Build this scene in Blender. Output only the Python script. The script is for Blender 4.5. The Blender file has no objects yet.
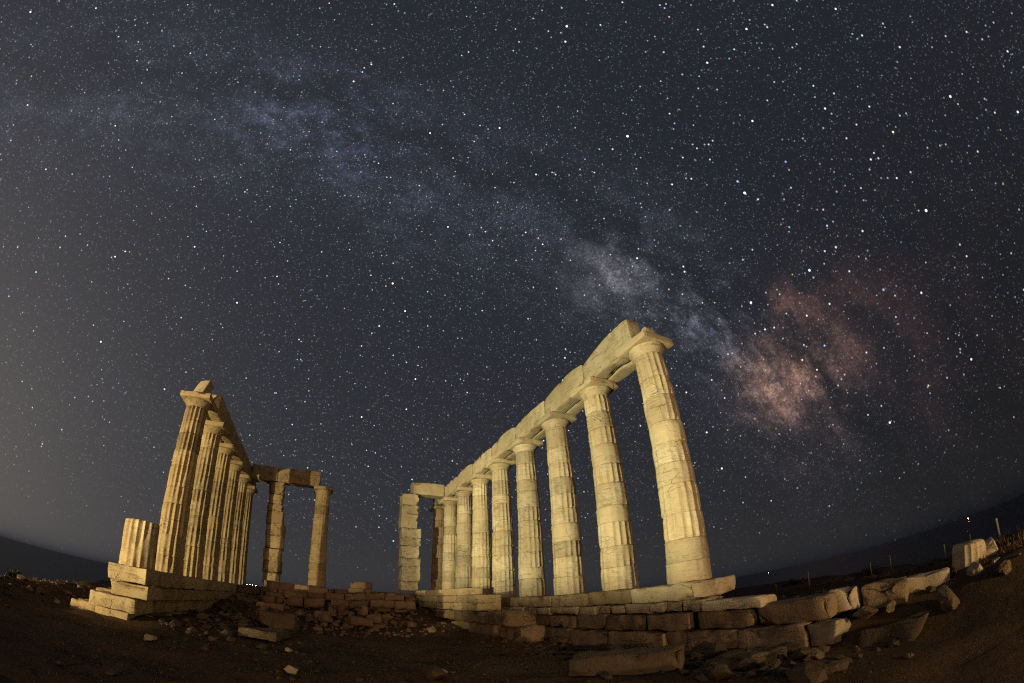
import bpy, bmesh, math, random
from mathutils import Vector, Matrix, noise

SC = bpy.context.scene
COL = SC.collection
PI = math.pi
R = math.radians

# ------------------------------------------------------------------ camera (fisheye lens, looking up at the ruin)
cam = bpy.data.cameras.new('camera')
cam_ob = bpy.data.objects.new('camera', cam)
COL.objects.link(cam_ob)
cr, cu, cf = (Vector((-0.26553, -0.96396, 0.01606)), Vector((-0.35258, 0.11259, 0.92898)), Vector((0.89732, -0.24101, 0.36977)))
m = Matrix((cr, cu, -cf)).transposed().to_4x4()
m.translation = Vector((-6.5166, 1.4249, -0.0429))
cam_ob.matrix_world = m
cam.type = 'PANO'
cam.panorama_type = 'FISHEYE_LENS_POLYNOMIAL'
cam.fisheye_polynomial_k0 = 0.0
cam.fisheye_polynomial_k1 = -6.8967e-2
cam.fisheye_polynomial_k2 = -4.602e-6
cam.fisheye_polynomial_k3 = 5.598e-6
cam.fisheye_polynomial_k4 = -4.279e-8
cam.fisheye_fov = R(200)
cam.sensor_fit = 'HORIZONTAL'
cam.sensor_width = 36.0
cam.shift_x = 81.17 / 1024
cam.shift_y = 101.0 / 683
cam.clip_start = 0.05
cam.clip_end = 200000
SC.camera = cam_ob
CX, CY, CZ = -6.5166, 1.4249, -0.0429

SC.view_settings.view_transform = 'Standard'
SC.view_settings.look = 'None'
SC.view_settings.exposure = 0.0
SC.view_settings.gamma = 1.0
SC.cycles.filter_width = 1.15
SC.cycles.use_denoising = False
SC.cycles.denoising_input_passes = 'RGB_ALBEDO_NORMAL'
SC.cycles.sample_clamp_indirect = 3.0

# ------------------------------------------------------------------ night sky: glow, Milky Way, stars
world = bpy.data.worlds.new('World')
SC.world = world
world.use_nodes = True
WT = world.node_tree
for n in list(WT.nodes):
    WT.nodes.remove(n)


class G:
    """small helper that chains nodes; floats, tuples and sockets may be mixed"""
    def __init__(s, tree):
        s.t = tree

    def put(s, sock, v):
        if isinstance(v, bpy.types.NodeSocket):
            s.t.links.new(v, sock)
        elif v is not None:
            sock.default_value = v

    def m(s, op, a, b=None, c=None, clamp=False):
        n = s.t.nodes.new('ShaderNodeMath')
        n.operation = op
        n.use_clamp = clamp
        for i, v in enumerate((a, b, c)):
            s.put(n.inputs[i], v)
        return n.outputs[0]

    def v(s, op, a, b=None, scale=None):
        n = s.t.nodes.new('ShaderNodeVectorMath')
        n.operation = op
        s.put(n.inputs[0], a)
        s.put(n.inputs[1], b)
        if scale is not None:
            s.put(n.inputs['Scale'], scale)
        return n.outputs['Value' if op in ('DOT_PRODUCT', 'LENGTH', 'DISTANCE') else 'Vector']

    def noise(s, vec, scale, detail=3.0, rough=0.5, dist=0.0, out='Fac'):
        n = s.t.nodes.new('ShaderNodeTexNoise')
        s.put(n.inputs['Vector'], vec)
        s.put(n.inputs['Scale'], scale)
        n.inputs['Detail'].default_value = detail
        n.inputs['Roughness'].default_value = rough
        n.inputs['Distortion'].default_value = dist
        return n.outputs[out]

    def voro(s, vec, scale, feature='F1'):
        n = s.t.nodes.new('ShaderNodeTexVoronoi')
        n.feature = feature
        s.put(n.inputs['Vector'], vec)
        n.inputs['Scale'].default_value = scale
        return n

    def ramp(s, x, lo, hi, a=0.0, b=1.0, smooth=True):
        n = s.t.nodes.new('ShaderNodeMapRange')
        n.interpolation_type = 'SMOOTHSTEP' if smooth else 'LINEAR'
        s.put(n.inputs['Value'], x)
        for k, q in zip(('From Min', 'From Max', 'To Min', 'To Max'), (lo, hi, a, b)):
            s.put(n.inputs[k], q)
        return n.outputs[0]

    def mix(s, f, a, b, mode='MIX'):
        n = s.t.nodes.new('ShaderNodeMix')
        n.data_type = 'RGBA'
        n.blend_type = mode
        s.put(n.inputs[0], f)
        s.put(n.inputs[6], a)
        s.put(n.inputs[7], b)
        return n.outputs[2]

    def col(s, c):
        n = s.t.nodes.new('ShaderNodeRGB')
        n.outputs[0].default_value = (c[0], c[1], c[2], 1)
        return n.outputs[0]

    def gain(s, colour, f):
        return s.v('SCALE', s.col(colour) if isinstance(colour, tuple) else colour, scale=f)


def build_world():
    g = G(WT)
    tc = WT.nodes.new('ShaderNodeTexCoord')
    d = g.v('NORMALIZE', tc.outputs['Generated'])

    def lobe(direction, k, shape=None):
        x = g.v('DOT_PRODUCT', d, tuple(Vector(direction).normalized()))
        return g.m('EXPONENT', g.m('MULTIPLY', g.m('SUBTRACT', x, 1.0), k))
    sep = WT.nodes.new('ShaderNodeSeparateXYZ')
    WT.links.new(d, sep.inputs[0])
    el = sep.outputs['Z']
    # zenith is dark blue, the horizon a warmer grey, the north glows with town light
    low = g.m('EXPONENT', g.m('MULTIPLY', g.m('MAXIMUM', el, 0.0), -2.6))
    base = g.v('ADD', g.gain((0.0180, 0.0208, 0.0300), 1.0), g.gain((0.021, 0.0175, 0.0105), low))
    base = g.v('ADD', base, g.gain((0.078, 0.067, 0.056), lobe((0.50, 0.86, 0.06), 7.0)))
    base = g.v('ADD', base, g.gain((0.011, 0.011, 0.012), lobe((0.45, 0.80, 0.35), 2.4)))
    dark = g.m('SUBTRACT', 1.0, g.m('MULTIPLY', lobe((-0.18, -0.98, -0.10), 3.0), 0.66))
    base = g.gain(base, dark)
    # mist on the sea line
    mist = g.m('EXPONENT', g.m('MULTIPLY', g.m('MAXIMUM', el, 0.0), -52.0))
    base = g.mix(g.m('MULTIPLY', mist, 0.85), base, g.gain((0.0195, 0.0230, 0.0310), g.m('MULTIPLY', dark, g.m('ADD', 0.75, g.m('MULTIPLY', lobe((0.50, 0.86, 0.06), 6.0), 0.5)))))
    # Milky Way: a band about one great circle, filaments drawn out along it, torn by dust
    nrm = (-0.8713, -0.1444, 0.4690)
    lat = g.v('DOT_PRODUCT', d, nrm)
    along = g.v('ADD', d, g.v('SCALE', nrm, scale=g.m('MULTIPLY', lat, 0.55)))
    wob = g.m('MULTIPLY', g.m('SUBTRACT', g.noise(along, 3.0, 4.0), 0.5), 0.16)
    latw = g.m('ADD', lat, wob)
    band = g.m('EXPONENT', g.m('MULTIPLY', g.m('MULTIPLY', latw, latw), -36.0))
    n1 = g.ramp(g.noise(along, 7.0, 9.0, 0.62), 0.38, 0.68)
    n2 = g.ramp(g.noise(g.v('ADD', along, (3.1, 1.7, 0.4)), 17.0, 8.0, 0.66), 0.36, 0.66)
    grain = g.m('ADD', g.m('MULTIPLY', g.ramp(g.noise(d, 75.0, 3.0, 0.7), 0.36, 0.68), 0.55), g.m('MULTIPLY', g.ramp(g.noise(g.v('ADD', d, (2.0, 6.0, 4.0)), 210.0, 2.0, 0.7), 0.35, 0.70), 0.75))
    grain = g.m('ADD', 0.45, grain)
    rn = g.m('SUBTRACT', g.noise(g.v('ADD', along, (7.0, 2.0, 5.0)), 6.0, 9.0, 0.66), 0.5)
    rift_lat = g.m('ADD', g.m('SUBTRACT', lat, 0.055), g.m('MULTIPLY', rn, 0.36))
    rift = g.m('EXPONENT', g.m('MULTIPLY', g.m('MULTIPLY', rift_lat, rift_lat), -520.0))
    clear = g.m('SUBTRACT', 1.0, g.m('MULTIPLY', rift, 0.9))
    body = g.m('MULTIPLY', g.m('MULTIPLY', band, g.m('ADD', 0.35, g.m('MULTIPLY', n1, 0.75))), clear)
    body = g.m('MULTIPLY', g.m('MULTIPLY', body, g.m('ADD', 0.55, g.m('MULTIPLY', n2, 0.6))), grain)
    mw = g.gain((0.0130, 0.0152, 0.0235), body)
    lump = g.m('MULTIPLY', g.m('MULTIPLY', clear, grain), g.m('ADD', 0.08, g.m('MULTIPLY', g.m('MULTIPLY', n2, n2), 1.2)))
    wisp = g.m('MULTIPLY', g.m('MULTIPLY', clear, grain), g.m('ADD', 0.10, g.m('MULTIPLY', n1, 1.1)))

    def cloud(direction, k, colour, tex=lump):
        nonlocal mw
        mw = g.v('ADD', mw, g.gain(colour, g.m('MULTIPLY', lobe(direction, k), tex)))
    cloud((0.337, -0.862, 0.379), 420, (0.400, 0.205, 0.135), tex=wisp)
    cloud((0.370, -0.840, 0.400), 240, (0.105, 0.072, 0.056))
    cloud((0.300, -0.890, 0.345), 200, (0.105, 0.055, 0.040))
    cloud((0.282, -0.911, 0.300), 700, (0.120, 0.072, 0.066), tex=wisp)
    cloud((0.393, -0.750, 0.533), 500, (0.095, 0.098, 0.135))
    cloud((0.430, -0.700, 0.570), 200, (0.040, 0.040, 0.046))
    cloud((0.498, -0.548, 0.672), 420, (0.120, 0.112, 0.120), tex=wisp)
    cloud((0.490, -0.560, 0.668), 90, (0.020, 0.021, 0.026))
    cloud((0.261, -0.828, 0.496), 520, (0.095, 0.040, 0.024), tex=wisp)
    cloud((0.164, -0.901, 0.401), 240, (0.044, 0.020, 0.013), tex=wisp)
    cloud((0.200, -0.920, 0.330), 80, (0.018, 0.008, 0.007), tex=wisp)
    cloud((0.10, -0.97, 0.22), 22, (0.013, 0.0050, 0.0050), tex=wisp)
    cloud((0.449, 0.084, 0.889), 200, (0.030, 0.036, 0.062))
    cloud((0.416, 0.260, 0.871), 260, (0.034, 0.038, 0.062))
    cloud((0.348, 0.498, 0.794), 80, (0.012, 0.013, 0.018))
    cloud((0.540, -0.150, 0.800), 60, (0.009, 0.011, 0.016))
    mw = g.gain(mw, g.ramp(el, 0.03, 0.42, 0.15, 1.0))
    sky = g.v('ADD', base, mw)

    # stars: faint dust of stars, thick along the band, and rarer bright ones
    ext = g.ramp(el, -0.005, 0.30, 0.15, 1.0)
    glowdim = g.m('SUBTRACT', 1.0, g.m('MULTIPLY', lobe((0.52, 0.84, 0.10), 5.0), 0.35))
    big = lobe((0.02, -0.80, 0.60), 5.0)
    stars = None
    for scale, rad, keep, power, off, mwk in ((330.0, 0.46, 0.80, 0.060, (1.0, 2.0, 3.0), 0.55),
                                              (240.0, 0.40, 0.76, 0.13, (6.0, 0.5, 2.2), 0.50),
                                              (165.0, 0.30, 0.80, 0.20, (0.0, 0.0, 0.0), 0.30),
                                              (120.0, 0.22, 0.87, 0.50, (4.2, 1.1, 7.3), 0.15),
                                              (82.0, 0.150, 0.80, 1.15, (2.7, 8.4, 3.3), 0.05),
                                              (52.0, 0.104, 0.84, 2.3, (9.1, 3.6, 0.7), 0.0),
                                              (27.0, 0.063, 0.76, 4.5, (5.5, 6.2, 1.9), 0.0)):
        vo = g.voro(g.v('ADD', d, off), scale)
        spot = g.m('MAXIMUM', g.m('SUBTRACT', 1.0, g.m('DIVIDE', vo.outputs['Distance'], g.m('MULTIPLY', rad, g.m('ADD', 1.0, g.m('MULTIPLY', big, 0.38))) if power > 0.9 else rad)), 0.0)
        spot = g.m('POWER', spot, 0.9)
        cs = WT.nodes.new('ShaderNodeSeparateXYZ')
        WT.links.new(vo.outputs['Color'], cs.inputs[0])
        thr = g.m('SUBTRACT', keep, g.m('MULTIPLY', g.m('MINIMUM', body, 1.0), mwk))
        on = g.m('MULTIPLY', g.ramp(cs.outputs['X'], thr, 1.0, 0.2, 1.0, False), g.m('GREATER_THAN', cs.outputs['X'], thr))
        tint = g.mix(g.ramp(cs.outputs['Y'], 0.05, 0.55), (0.46, 0.66, 1.0, 1), (0.92, 0.95, 1.0, 1))
        tint = g.mix(g.ramp(cs.outputs['Y'], 0.70, 1.0), tint, (1.0, 0.74, 0.50, 1))
        s = g.gain(tint, g.m('MULTIPLY', g.m('MULTIPLY', spot, on), power * 1.5))
        stars = s if stars is None else g.v('ADD', stars, s)
    stars = g.gain(stars, g.m('MULTIPLY', g.m('MULTIPLY', ext, glowdim), g.m('ADD', 0.35, g.m('MULTIPLY', dark, 0.65))))
    sky = g.v('ADD', sky, stars)
    bg = WT.nodes.new('ShaderNodeBackground')
    WT.links.new(sky, bg.inputs['Color'])
    bg.inputs['Strength'].default_value = 1.0
    out = WT.nodes.new('ShaderNodeOutputWorld')
    WT.links.new(bg.outputs[0], out.inputs['Surface'])


build_world()
world.cycles.sampling_method = 'NONE'


# ------------------------------------------------------------------ the floodlights of the site and an added orange fill (lamps stand out of the picture)
def flood(name, loc, target, energy, colour, size, blend, soft):
    l = bpy.data.lights.new(name, 'SPOT')
    l.energy = energy
    l.color = colour
    l.spot_size = R(size)
    l.spot_blend = blend
    l.shadow_soft_size = soft
    o = bpy.data.objects.new(name, l)
    COL.objects.link(o)
    o.location = loc
    o.rotation_euler = (Vector(target) - Vector(loc)).to_track_quat('-Z', 'Y').to_euler()
    return o


flood('flood_or_fill_beam', (-2.6, 9.8, -0.80), (1.75, -2.0, 3.4), 15000, (1.0, 0.89, 0.46), 86, 0.45, 0.045)
flood('flood_or_fill_beam', (-6.0, 18.5, -0.30), (12.0, 5.4, 3.4), 22000, (1.0, 0.80, 0.39), 50, 0.5, 0.12)
flood('flood_or_fill_beam', (-12.0, -5.0, -0.60), (-1.0, -6.8, 0.6), 1900, (1.0, 0.66, 0.30), 120, 0.8, 0.20)
flood('flood_or_fill_beam', (-30.0, 11.5, 1.6), (14.0, -1.0, 1.4), 8200, (1.0, 0.57, 0.29), 50, 0.9, 0.35)  # far orange lamp added as warm fill over the rubble


# ------------------------------------------------------------------ materials
def principled(name):
    mt = bpy.data.materials.new(name)
    mt.use_nodes = True
    t = mt.node_tree
    return mt, G(t), t.nodes['Principled BSDF']


def stone(name, light, mid, stain, bump=0.25, scale=1.0, stain_amt=0.55):
    """weathered marble: pale grain, honey patches, dark lichen specks; every block its own shade"""
    mt, g, b = principled(name)
    t = mt.node_tree
    geo = t.nodes.new('ShaderNodeNewGeometry')
    info = t.nodes.new('ShaderNodeObjectInfo')
    pos = geo.outputs['Position']
    big = g.noise(pos, 1.1 * scale, 4.0, 0.55, 0.4)
    med = g.noise(g.v('ADD', pos, (11.0, 3.0, 7.0)), 4.2 * scale, 6.0, 0.6, 0.3)
    veinp = g.v('MULTIPLY', pos, (1.0, 1.0, 5.0))
    vein = g.noise(veinp, 2.2 * scale, 5.0, 0.6, 0.8)
    streak = g.noise(g.v('MULTIPLY', pos, (7.0, 7.0, 0.9)), 1.6 * scale, 4.0, 0.6)
    fine = g.noise(pos, 42.0, 4.0, 0.65)
    c = g.mix(g.ramp(big, 0.36, 0.66), (*light, 1), (*mid, 1))
    c = g.mix(g.m('MULTIPLY', g.ramp(vein, 0.50, 0.68), 0.45), c, (*mid, 1))
    st = g.m('MULTIPLY', g.ramp(med, 0.52, 0.72), stain_amt)
    c = g.mix(st, c, (*stain, 1))
    c = g.mix(g.m('MULTIPLY', g.ramp(streak, 0.56, 0.76), stain_amt * 0.7), c, (*stain, 1))
    lich = g.m('MULTIPLY', g.ramp(g.noise(g.v('ADD', pos, (5.0, 9.0, 1.0)), 9.0, 5.0, 0.7), 0.60, 0.70), 0.55)
    c = g.mix(lich, c, (stain[0] * 0.45, stain[1] * 0.48, stain[2] * 0.52, 1))
    c = g.mix(g.ramp(fine, 0.35, 0.7, 0.0, 0.22), c, (*stain, 1))
    warp = g.v('ADD', pos, g.v('SCALE', g.noise(pos, 2.0, 3.0, 0.6, out='Color'), scale=0.35))
    ce = t.nodes.new('ShaderNodeTexVoronoi')
    ce.feature = 'DISTANCE_TO_EDGE'
    t.links.new(g.v('MULTIPLY', warp, (1.0, 1.0, 2.6)), ce.inputs['Vector'])
    ce.inputs['Scale'].default_value = 1.5
    crack = g.m('MULTIPLY', g.ramp(ce.outputs['Distance'], 0.014, 0.002), g.ramp(g.noise(pos, 1.3, 3.0), 0.53, 0.60))
    bedd = g.noise(g.v('MULTIPLY', pos, (1.2, 1.2, 13.0)), 2.0, 5.0, 0.65, 0.5)
    c = g.mix(g.ramp(bedd, 0.52, 0.68, 0.0, 0.7), c, (stain[0] * 0.8, stain[1] * 0.75, stain[2] * 0.7, 1))
    c = g.mix(g.m('MULTIPLY', crack, 0.28), c, (stain[0] * 0.3, stain[1] * 0.3, stain[2] * 0.3, 1))
    rnd = info.outputs['Random']
    c = g.gain(c, g.ramp(rnd, 0.0, 1.0, 0.68, 1.14, False))
    rnd2 = g.m('FRACT', g.m('MULTIPLY', rnd, 7.31))
    c = g.mix(g.ramp(rnd2, 0.2, 1.0, 0.0, 0.60, False), c, (*mid, 1))
    t.links.new(c, b.inputs['Base Color'])
    b.inputs['Roughness'].default_value = 0.88
    b.inputs['Specular IOR Level'].default_value = 0.25
    bm_ = t.nodes.new('ShaderNodeBump')
    bm_.inputs['Strength'].default_value = 1.0
    bm_.inputs['Distance'].default_value = 0.03 * bump / 0.25
    h = g.m('ADD', g.m('MULTIPLY', med, 0.6), g.m('ADD', g.m('MULTIPLY', fine, 0.30), g.m('MULTIPLY', vein, 0.25)))
    h = g.m('SUBTRACT', h, g.m('ADD', g.m('MULTIPLY', crack, 0.5), g.m('MULTIPLY', bedd, 0.25)))
    pits = g.voro(pos, 26.0)
    h = g.m('ADD', h, g.m('MULTIPLY', g.ramp(pits.outputs['Distance'], 0.0, 0.30), 0.12))
    t.links.new(h, bm_.inputs['Height'])
    t.links.new(bm_.outputs[0], b.inputs['Normal'])
    return mt


M = {}
M['marble'] = stone('white_marble', (0.66, 0.60, 0.47), (0.52, 0.43, 0.30), (0.26, 0.185, 0.11), 0.26)
M['honey'] = stone('honey_marble', (0.58, 0.48, 0.32), (0.45, 0.34, 0.20), (0.17, 0.11, 0.065), 0.32, stain_amt=0.8)
M['found'] = stone('foundation_limestone', (0.42, 0.33, 0.215), (0.31, 0.23, 0.145), (0.12, 0.085, 0.05), 0.5, stain_amt=0.8)
M['rubble'] = stone('reddish_rubble', (0.36, 0.255, 0.175), (0.25, 0.165, 0.11), (0.11, 0.07, 0.045), 0.5, stain_amt=0.7)
M['grey'] = stone('grey_fieldstone', (0.19, 0.150, 0.100), (0.14, 0.108, 0.074), (0.10, 0.08, 0.055), 0.5, stain_amt=0.7)


def soil_material():
    mt, g, b = principled('dry_soil')
    t = mt.node_tree
    pos = t.nodes.new('ShaderNodeNewGeometry').outputs['Position']
    a = g.noise(pos, 0.55, 5.0, 0.6, 0.5)
    c2 = g.noise(pos, 3.5, 6.0, 0.65)
    f = g.noise(pos, 22.0, 5.0, 0.7)
    c = g.mix(g.ramp(a, 0.35, 0.65), (0.13, 0.085, 0.055, 1), (0.085, 0.060, 0.040, 1))
    c = g.mix(g.ramp(c2, 0.52, 0.70, 0, 0.7), c, (0.16, 0.115, 0.07, 1))
    c = g.mix(g.ramp(f, 0.50, 0.72, 0, 0.65), c, (0.045, 0.032, 0.022, 1))
    pe = g.voro(pos, 16.0)
    cs = t.nodes.new('ShaderNodeSeparateXYZ')
    t.links.new(pe.outputs['Color'], cs.inputs[0])
    peb = g.m('MULTIPLY', g.m('GREATER_THAN', cs.outputs['X'], 0.8), g.ramp(pe.outputs['Distance'], 0.28, 0.18))
    c = g.mix(g.m('MULTIPLY', peb, 0.7), c, (0.24, 0.18, 0.12, 1))
    t.links.new(c, b.inputs['Base Color'])
    b.inputs['Roughness'].default_value = 0.95
    b.inputs['Specular IOR Level'].default_value = 0.1
    bp = t.nodes.new('ShaderNodeBump')
    bp.inputs['Distance'].default_value = 0.07
    h = g.m('ADD', g.m('MULTIPLY', c2, 0.8), g.m('ADD', g.m('MULTIPLY', f, 0.35), g.m('MULTIPLY', peb, 0.4)))
    t.links.new(h, bp.inputs['Height'])
    t.links.new(bp.outputs[0], b.inputs['Normal'])
    return mt


def sea_material():
    mt, g, b = principled('night_sea')
    t = mt.node_tree
    pos = t.nodes.new('ShaderNodeNewGeometry').outputs['Position']
    n = g.noise(g.v('MULTIPLY', pos, (0.02, 0.035, 0.02)), 1.0, 6.0, 0.65)
    c = g.mix(n, (0.006, 0.014, 0.030, 1), (0.011, 0.022, 0.042, 1))
    t.links.new(c, b.inputs['Base Color'])
    b.inputs['Roughness'].default_value = 0.42
    b.inputs['IOR'].default_value = 1.33
    b.inputs['Specular IOR Level'].default_value = 0.4
    bp = t.nodes.new('ShaderNodeBump')
    bp.inputs['Distance'].default_value = 4.0
    bp.inputs['Strength'].default_value = 0.6
    t.links.new(n, bp.inputs['Height'])
    t.links.new(bp.outputs[0], b.inputs['Normal'])
    return mt


def plain(name, colour, rough=0.7, metal=0.0, var=0.3, scale=12.0):
    mt, g, b = principled(name)
    t = mt.node_tree
    pos = t.nodes.new('ShaderNodeNewGeometry').outputs['Position']
    n = g.noise(pos, scale, 4.0, 0.6)
    d = tuple(x * (1 - var) for x in colour)
    t.links.new(g.mix(n, (*d, 1), (*colour, 1)), b.inputs['Base Color'])
    b.inputs['Roughness'].default_value = rough
    b.inputs['Metallic'].default_value = metal
    return mt


def glow(name, colour, strength):
    mt, g, b = principled(name)
    b.inputs['Base Color'].default_value = (*colour, 1)
    b.inputs['Emission Color'].default_value = (*colour, 1)
    b.inputs['Emission Strength'].default_value = strength
    mt.cycles.emission_sampling = 'NONE'
    return mt


M['soil'] = soil_material()
M['sea'] = sea_material()
M['grass'] = plain('dry_grass', (0.20, 0.115, 0.05), 0.9, var=0.6, scale=3.0)
M['shrub'] = plain('thorny_shrub', (0.050, 0.048, 0.026), 0.9, var=0.5, scale=4.0)
M['twig'] = plain('shrub_wood', (0.09, 0.06, 0.04), 0.9)
M['post'] = plain('painted_post', (0.82, 0.80, 0.74), 0.5, var=0.25)
M['post_dim'] = plain('dim_post', (0.35, 0.29, 0.2), 0.9)  # darker colour that makes posts look dimly lit
M['hull'] = plain('boat_hull_paint', (0.30, 0.30, 0.32), 0.5)
M['lamp_warm'] = glow('lamp_orange', (1.0, 0.55, 0.25), 60.0)
M['lamp_white'] = glow('lamp_white', (1.0, 0.95, 0.85), 40.0)
M['lamp_pale'] = glow('lamp_pale', (0.8, 0.9, 1.0), 7.0)
M['steel'] = plain('dark_steel', (0.08, 0.08, 0.08), 0.5, 0.6)


# ------------------------------------------------------------------ object helpers
def nz(v, seed=0.0):
    return noise.noise(Vector((v[0] + seed * 17.13, v[1] - seed * 9.7, v[2] + seed * 5.31)))


def obj(name, verts, faces, mat, parent=None, smooth=True):
    me = bpy.data.meshes.new(name)
    me.from_pydata([tuple(v) for v in verts], [], faces)
    me.materials.append(mat)
    if smooth:
        me.polygons.foreach_set('use_smooth', [True] * len(me.polygons))
    me.update()
    o = bpy.data.objects.new(name, me)
    COL.objects.link(o)
    if parent is not None:
        o.parent = parent
    return o


def tag(o, label=None, cat=None, group=None, kind=None):
    if label: o['label'] = label
    if cat: o['category'] = cat
    if group: o['group'] = group
    if kind or cat: o['kind'] = kind or 'thing'
    return o


def thing(name, label, cat, loc=(0, 0, 0), group=None):
    o = bpy.data.objects.new(name, None)
    COL.objects.link(o)
    o.location = loc
    return tag(o, label, cat, group, 'thing')


def block_mesh(dx, dy, dz, seed, edge=0.03, rough=0.016, chip=0.05, skew=0.02, step=0.14, top=None, cut=None):
    """a stone block on z = 0 with worn edges, knocked-off corners and an uneven face"""
    def lat(L):
        n = max(2, min(22, int(L / step)))
        e = min(edge, L * 0.2)
        inner = [e + (L - 2 * e) * i / n for i in range(n + 1)]
        return [0.0, e * 0.4] + inner + [L - e * 0.4, L]
    X, Y, Z = lat(dx), lat(dy), lat(dz)
    nx, ny, nz_ = len(X), len(Y), len(Z)
    rng = random.Random(int(seed * 1000) + 7)
    cj = {(a, b, c): Vector((rng.uniform(-1, 1), rng.uniform(-1, 1), rng.uniform(-1, 1))) * skew
          for a in (0, 1) for b in (0, 1) for c in (0, 1)}
    idx, verts = {}, []

    def vert(i, j, k):
        key = (i, j, k)
        if key in idx:
            return idx[key]
        p = Vector((X[i], Y[j], Z[k]))
        r = min(edge, dx * 0.2, dy * 0.2, dz * 0.2)
        q = Vector((min(max(p.x, r), dx - r), min(max(p.y, r), dy - r), min(max(p.z, r), dz - r)))
        o_ = p - q
        n = o_.normalized() if o_.length > 1e-9 else Vector((0, 0, 1))
        if o_.length > 1e-9:
            p = q + n * r
        # distance to the nearest edge (second smallest of distances to faces)
        ds = sorted((min(p.x, dx - p.x), min(p.y, dy - p.y), min(p.z, dz - p.z)))
        e = max(0.0, 1 - ds[1] / (edge * 2.5 + 0.04))
        d = rough * (nz(p * 2.3, seed) * 1.3 + nz(p * 7.0, seed + 3) * 0.6)
        c = max(0.0, nz(p * 2.2, seed + 5) - 0.24) * e * chip * 2.4
        c += max(0.0, nz(p * 6.5, seed + 8) - 0.18) * e * chip * 0.9
        p = p + n * (d - c)
        if ds[1] < edge * 2.5 + 0.04:
            p += (Vector((dx, dy, dz)) * 0.5 - p).normalized() * c * 0.6
        u, v, w = X[i] / dx, Y[j] / dy, Z[k] / dz
        s = Vector()
        for (a, b, cc), off in cj.items():
            s += off * ((u if a else 1 - u) * (v if b else 1 - v) * (w if cc else 1 - w))
        p += s
        if top is not None:
            p.z += top(u, v) * w
        if cut is not None:
            p = cut(p, u, v, w)
        p -= Vector((dx / 2, dy / 2, 0))
        idx[key] = len(verts)
        verts.append(p)
        return idx[key]
    faces = []
    for i in range(nx - 1):
        for j in range(ny - 1):
            faces.append((vert(i, j, 0), vert(i, j + 1, 0), vert(i + 1, j + 1, 0), vert(i + 1, j, 0)))
            faces.append((vert(i, j, nz_ - 1), vert(i + 1, j, nz_ - 1), vert(i + 1, j + 1, nz_ - 1), vert(i, j + 1, nz_ - 1)))
    for i in range(nx - 1):
        for k in range(nz_ - 1):
            faces.append((vert(i, 0, k), vert(i + 1, 0, k), vert(i + 1, 0, k + 1), vert(i, 0, k + 1)))
            faces.append((vert(i, ny - 1, k), vert(i, ny - 1, k + 1), vert(i + 1, ny - 1, k + 1), vert(i + 1, ny - 1, k)))
    for j in range(ny - 1):
        for k in range(nz_ - 1):
            faces.append((vert(0, j, k), vert(0, j, k + 1), vert(0, j + 1, k + 1), vert(0, j + 1, k)))
            faces.append((vert(nx - 1, j, k), vert(nx - 1, j + 1, k), vert(nx - 1, j + 1, k + 1), vert(nx - 1, j, k + 1)))
    return verts, faces


SEED = [1.0]


def block(name, mat, x0, x1, y0, y1, z0, z1, parent=None, rz=0.0, tilt=(0, 0), origin=None, **kw):
    """a block that fills the box; origin = the parent thing's location, if it has one"""
    SEED[0] += 1.37
    v, f = block_mesh(x1 - x0, y1 - y0, z1 - z0, SEED[0], **kw)
    o = obj(name, v, f, mat, parent)
    L = Vector(((x0 + x1) / 2, (y0 + y1) / 2, z0))
    if origin is not None:
        L -= Vector(origin)
    o.location = L
    o.rotation_euler = (R(tilt[0]), R(tilt[1]), R(rz))
    return o


def rock_mesh(sx, sy, sz, seed, sub=4, jag=0.22):
    bm = bmesh.new()
    bmesh.ops.create_icosphere(bm, subdivisions=sub, radius=1.0)
    rng = random.Random(int(seed * 991))
    planes = [(Vector((rng.gauss(0, 1), rng.gauss(0, 1), rng.gauss(0, 1))).normalized(), rng.uniform(0.45, 0.78)) for _ in range(13)]
    for v in bm.verts:
        p = v.co.copy()
        for n, dd in planes:
            q = p.dot(n)
            if q > dd:
                p -= n * (q - dd) * 0.97
        p *= 1 + (jag * nz(p * 1.6, seed) + 0.07 * nz(p * 5.0, seed + 2) + 0.04 * nz(p * 11.0, seed + 3)) * (1 if jag else 0)
        v.co = Vector((p.x * sx, p.y * sy, p.z * sz))
    zmin = min(v.co.z for v in bm.verts)
    for v in bm.verts:
        v.co.z -= zmin
    verts = [v.co.copy() for v in bm.verts]
    faces = [tuple(v.index for v in f.verts) for f in bm.faces]
    bm.free()
    return verts, faces


# ------------------------------------------------------------------ terrain and sea
def sst(a, b, x):
    t = min(1.0, max(0.0, (x - a) / (b - a)))
    return t * t * (3 - 2 * t)


EDGE = [(-180, 70), (-140, 60), (-112, 30), (-100, 14), (-92, 11.5), (-84, 13), (-75, 18), (-62, 28), (-50, 38), (-30, 60), (0, 75), (20, 42),
        (32, 18), (42, 12.5), (52, 13), (62, 34), (100, 45), (180, 70)]


def edge_dist(az):
    for (a, d0), (b, d1) in zip(EDGE, EDGE[1:]):
        if a <= az <= b:
            t = (az - a) / (b - a)
            return d0 + (d1 - d0) * t
    return 60.0


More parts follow.
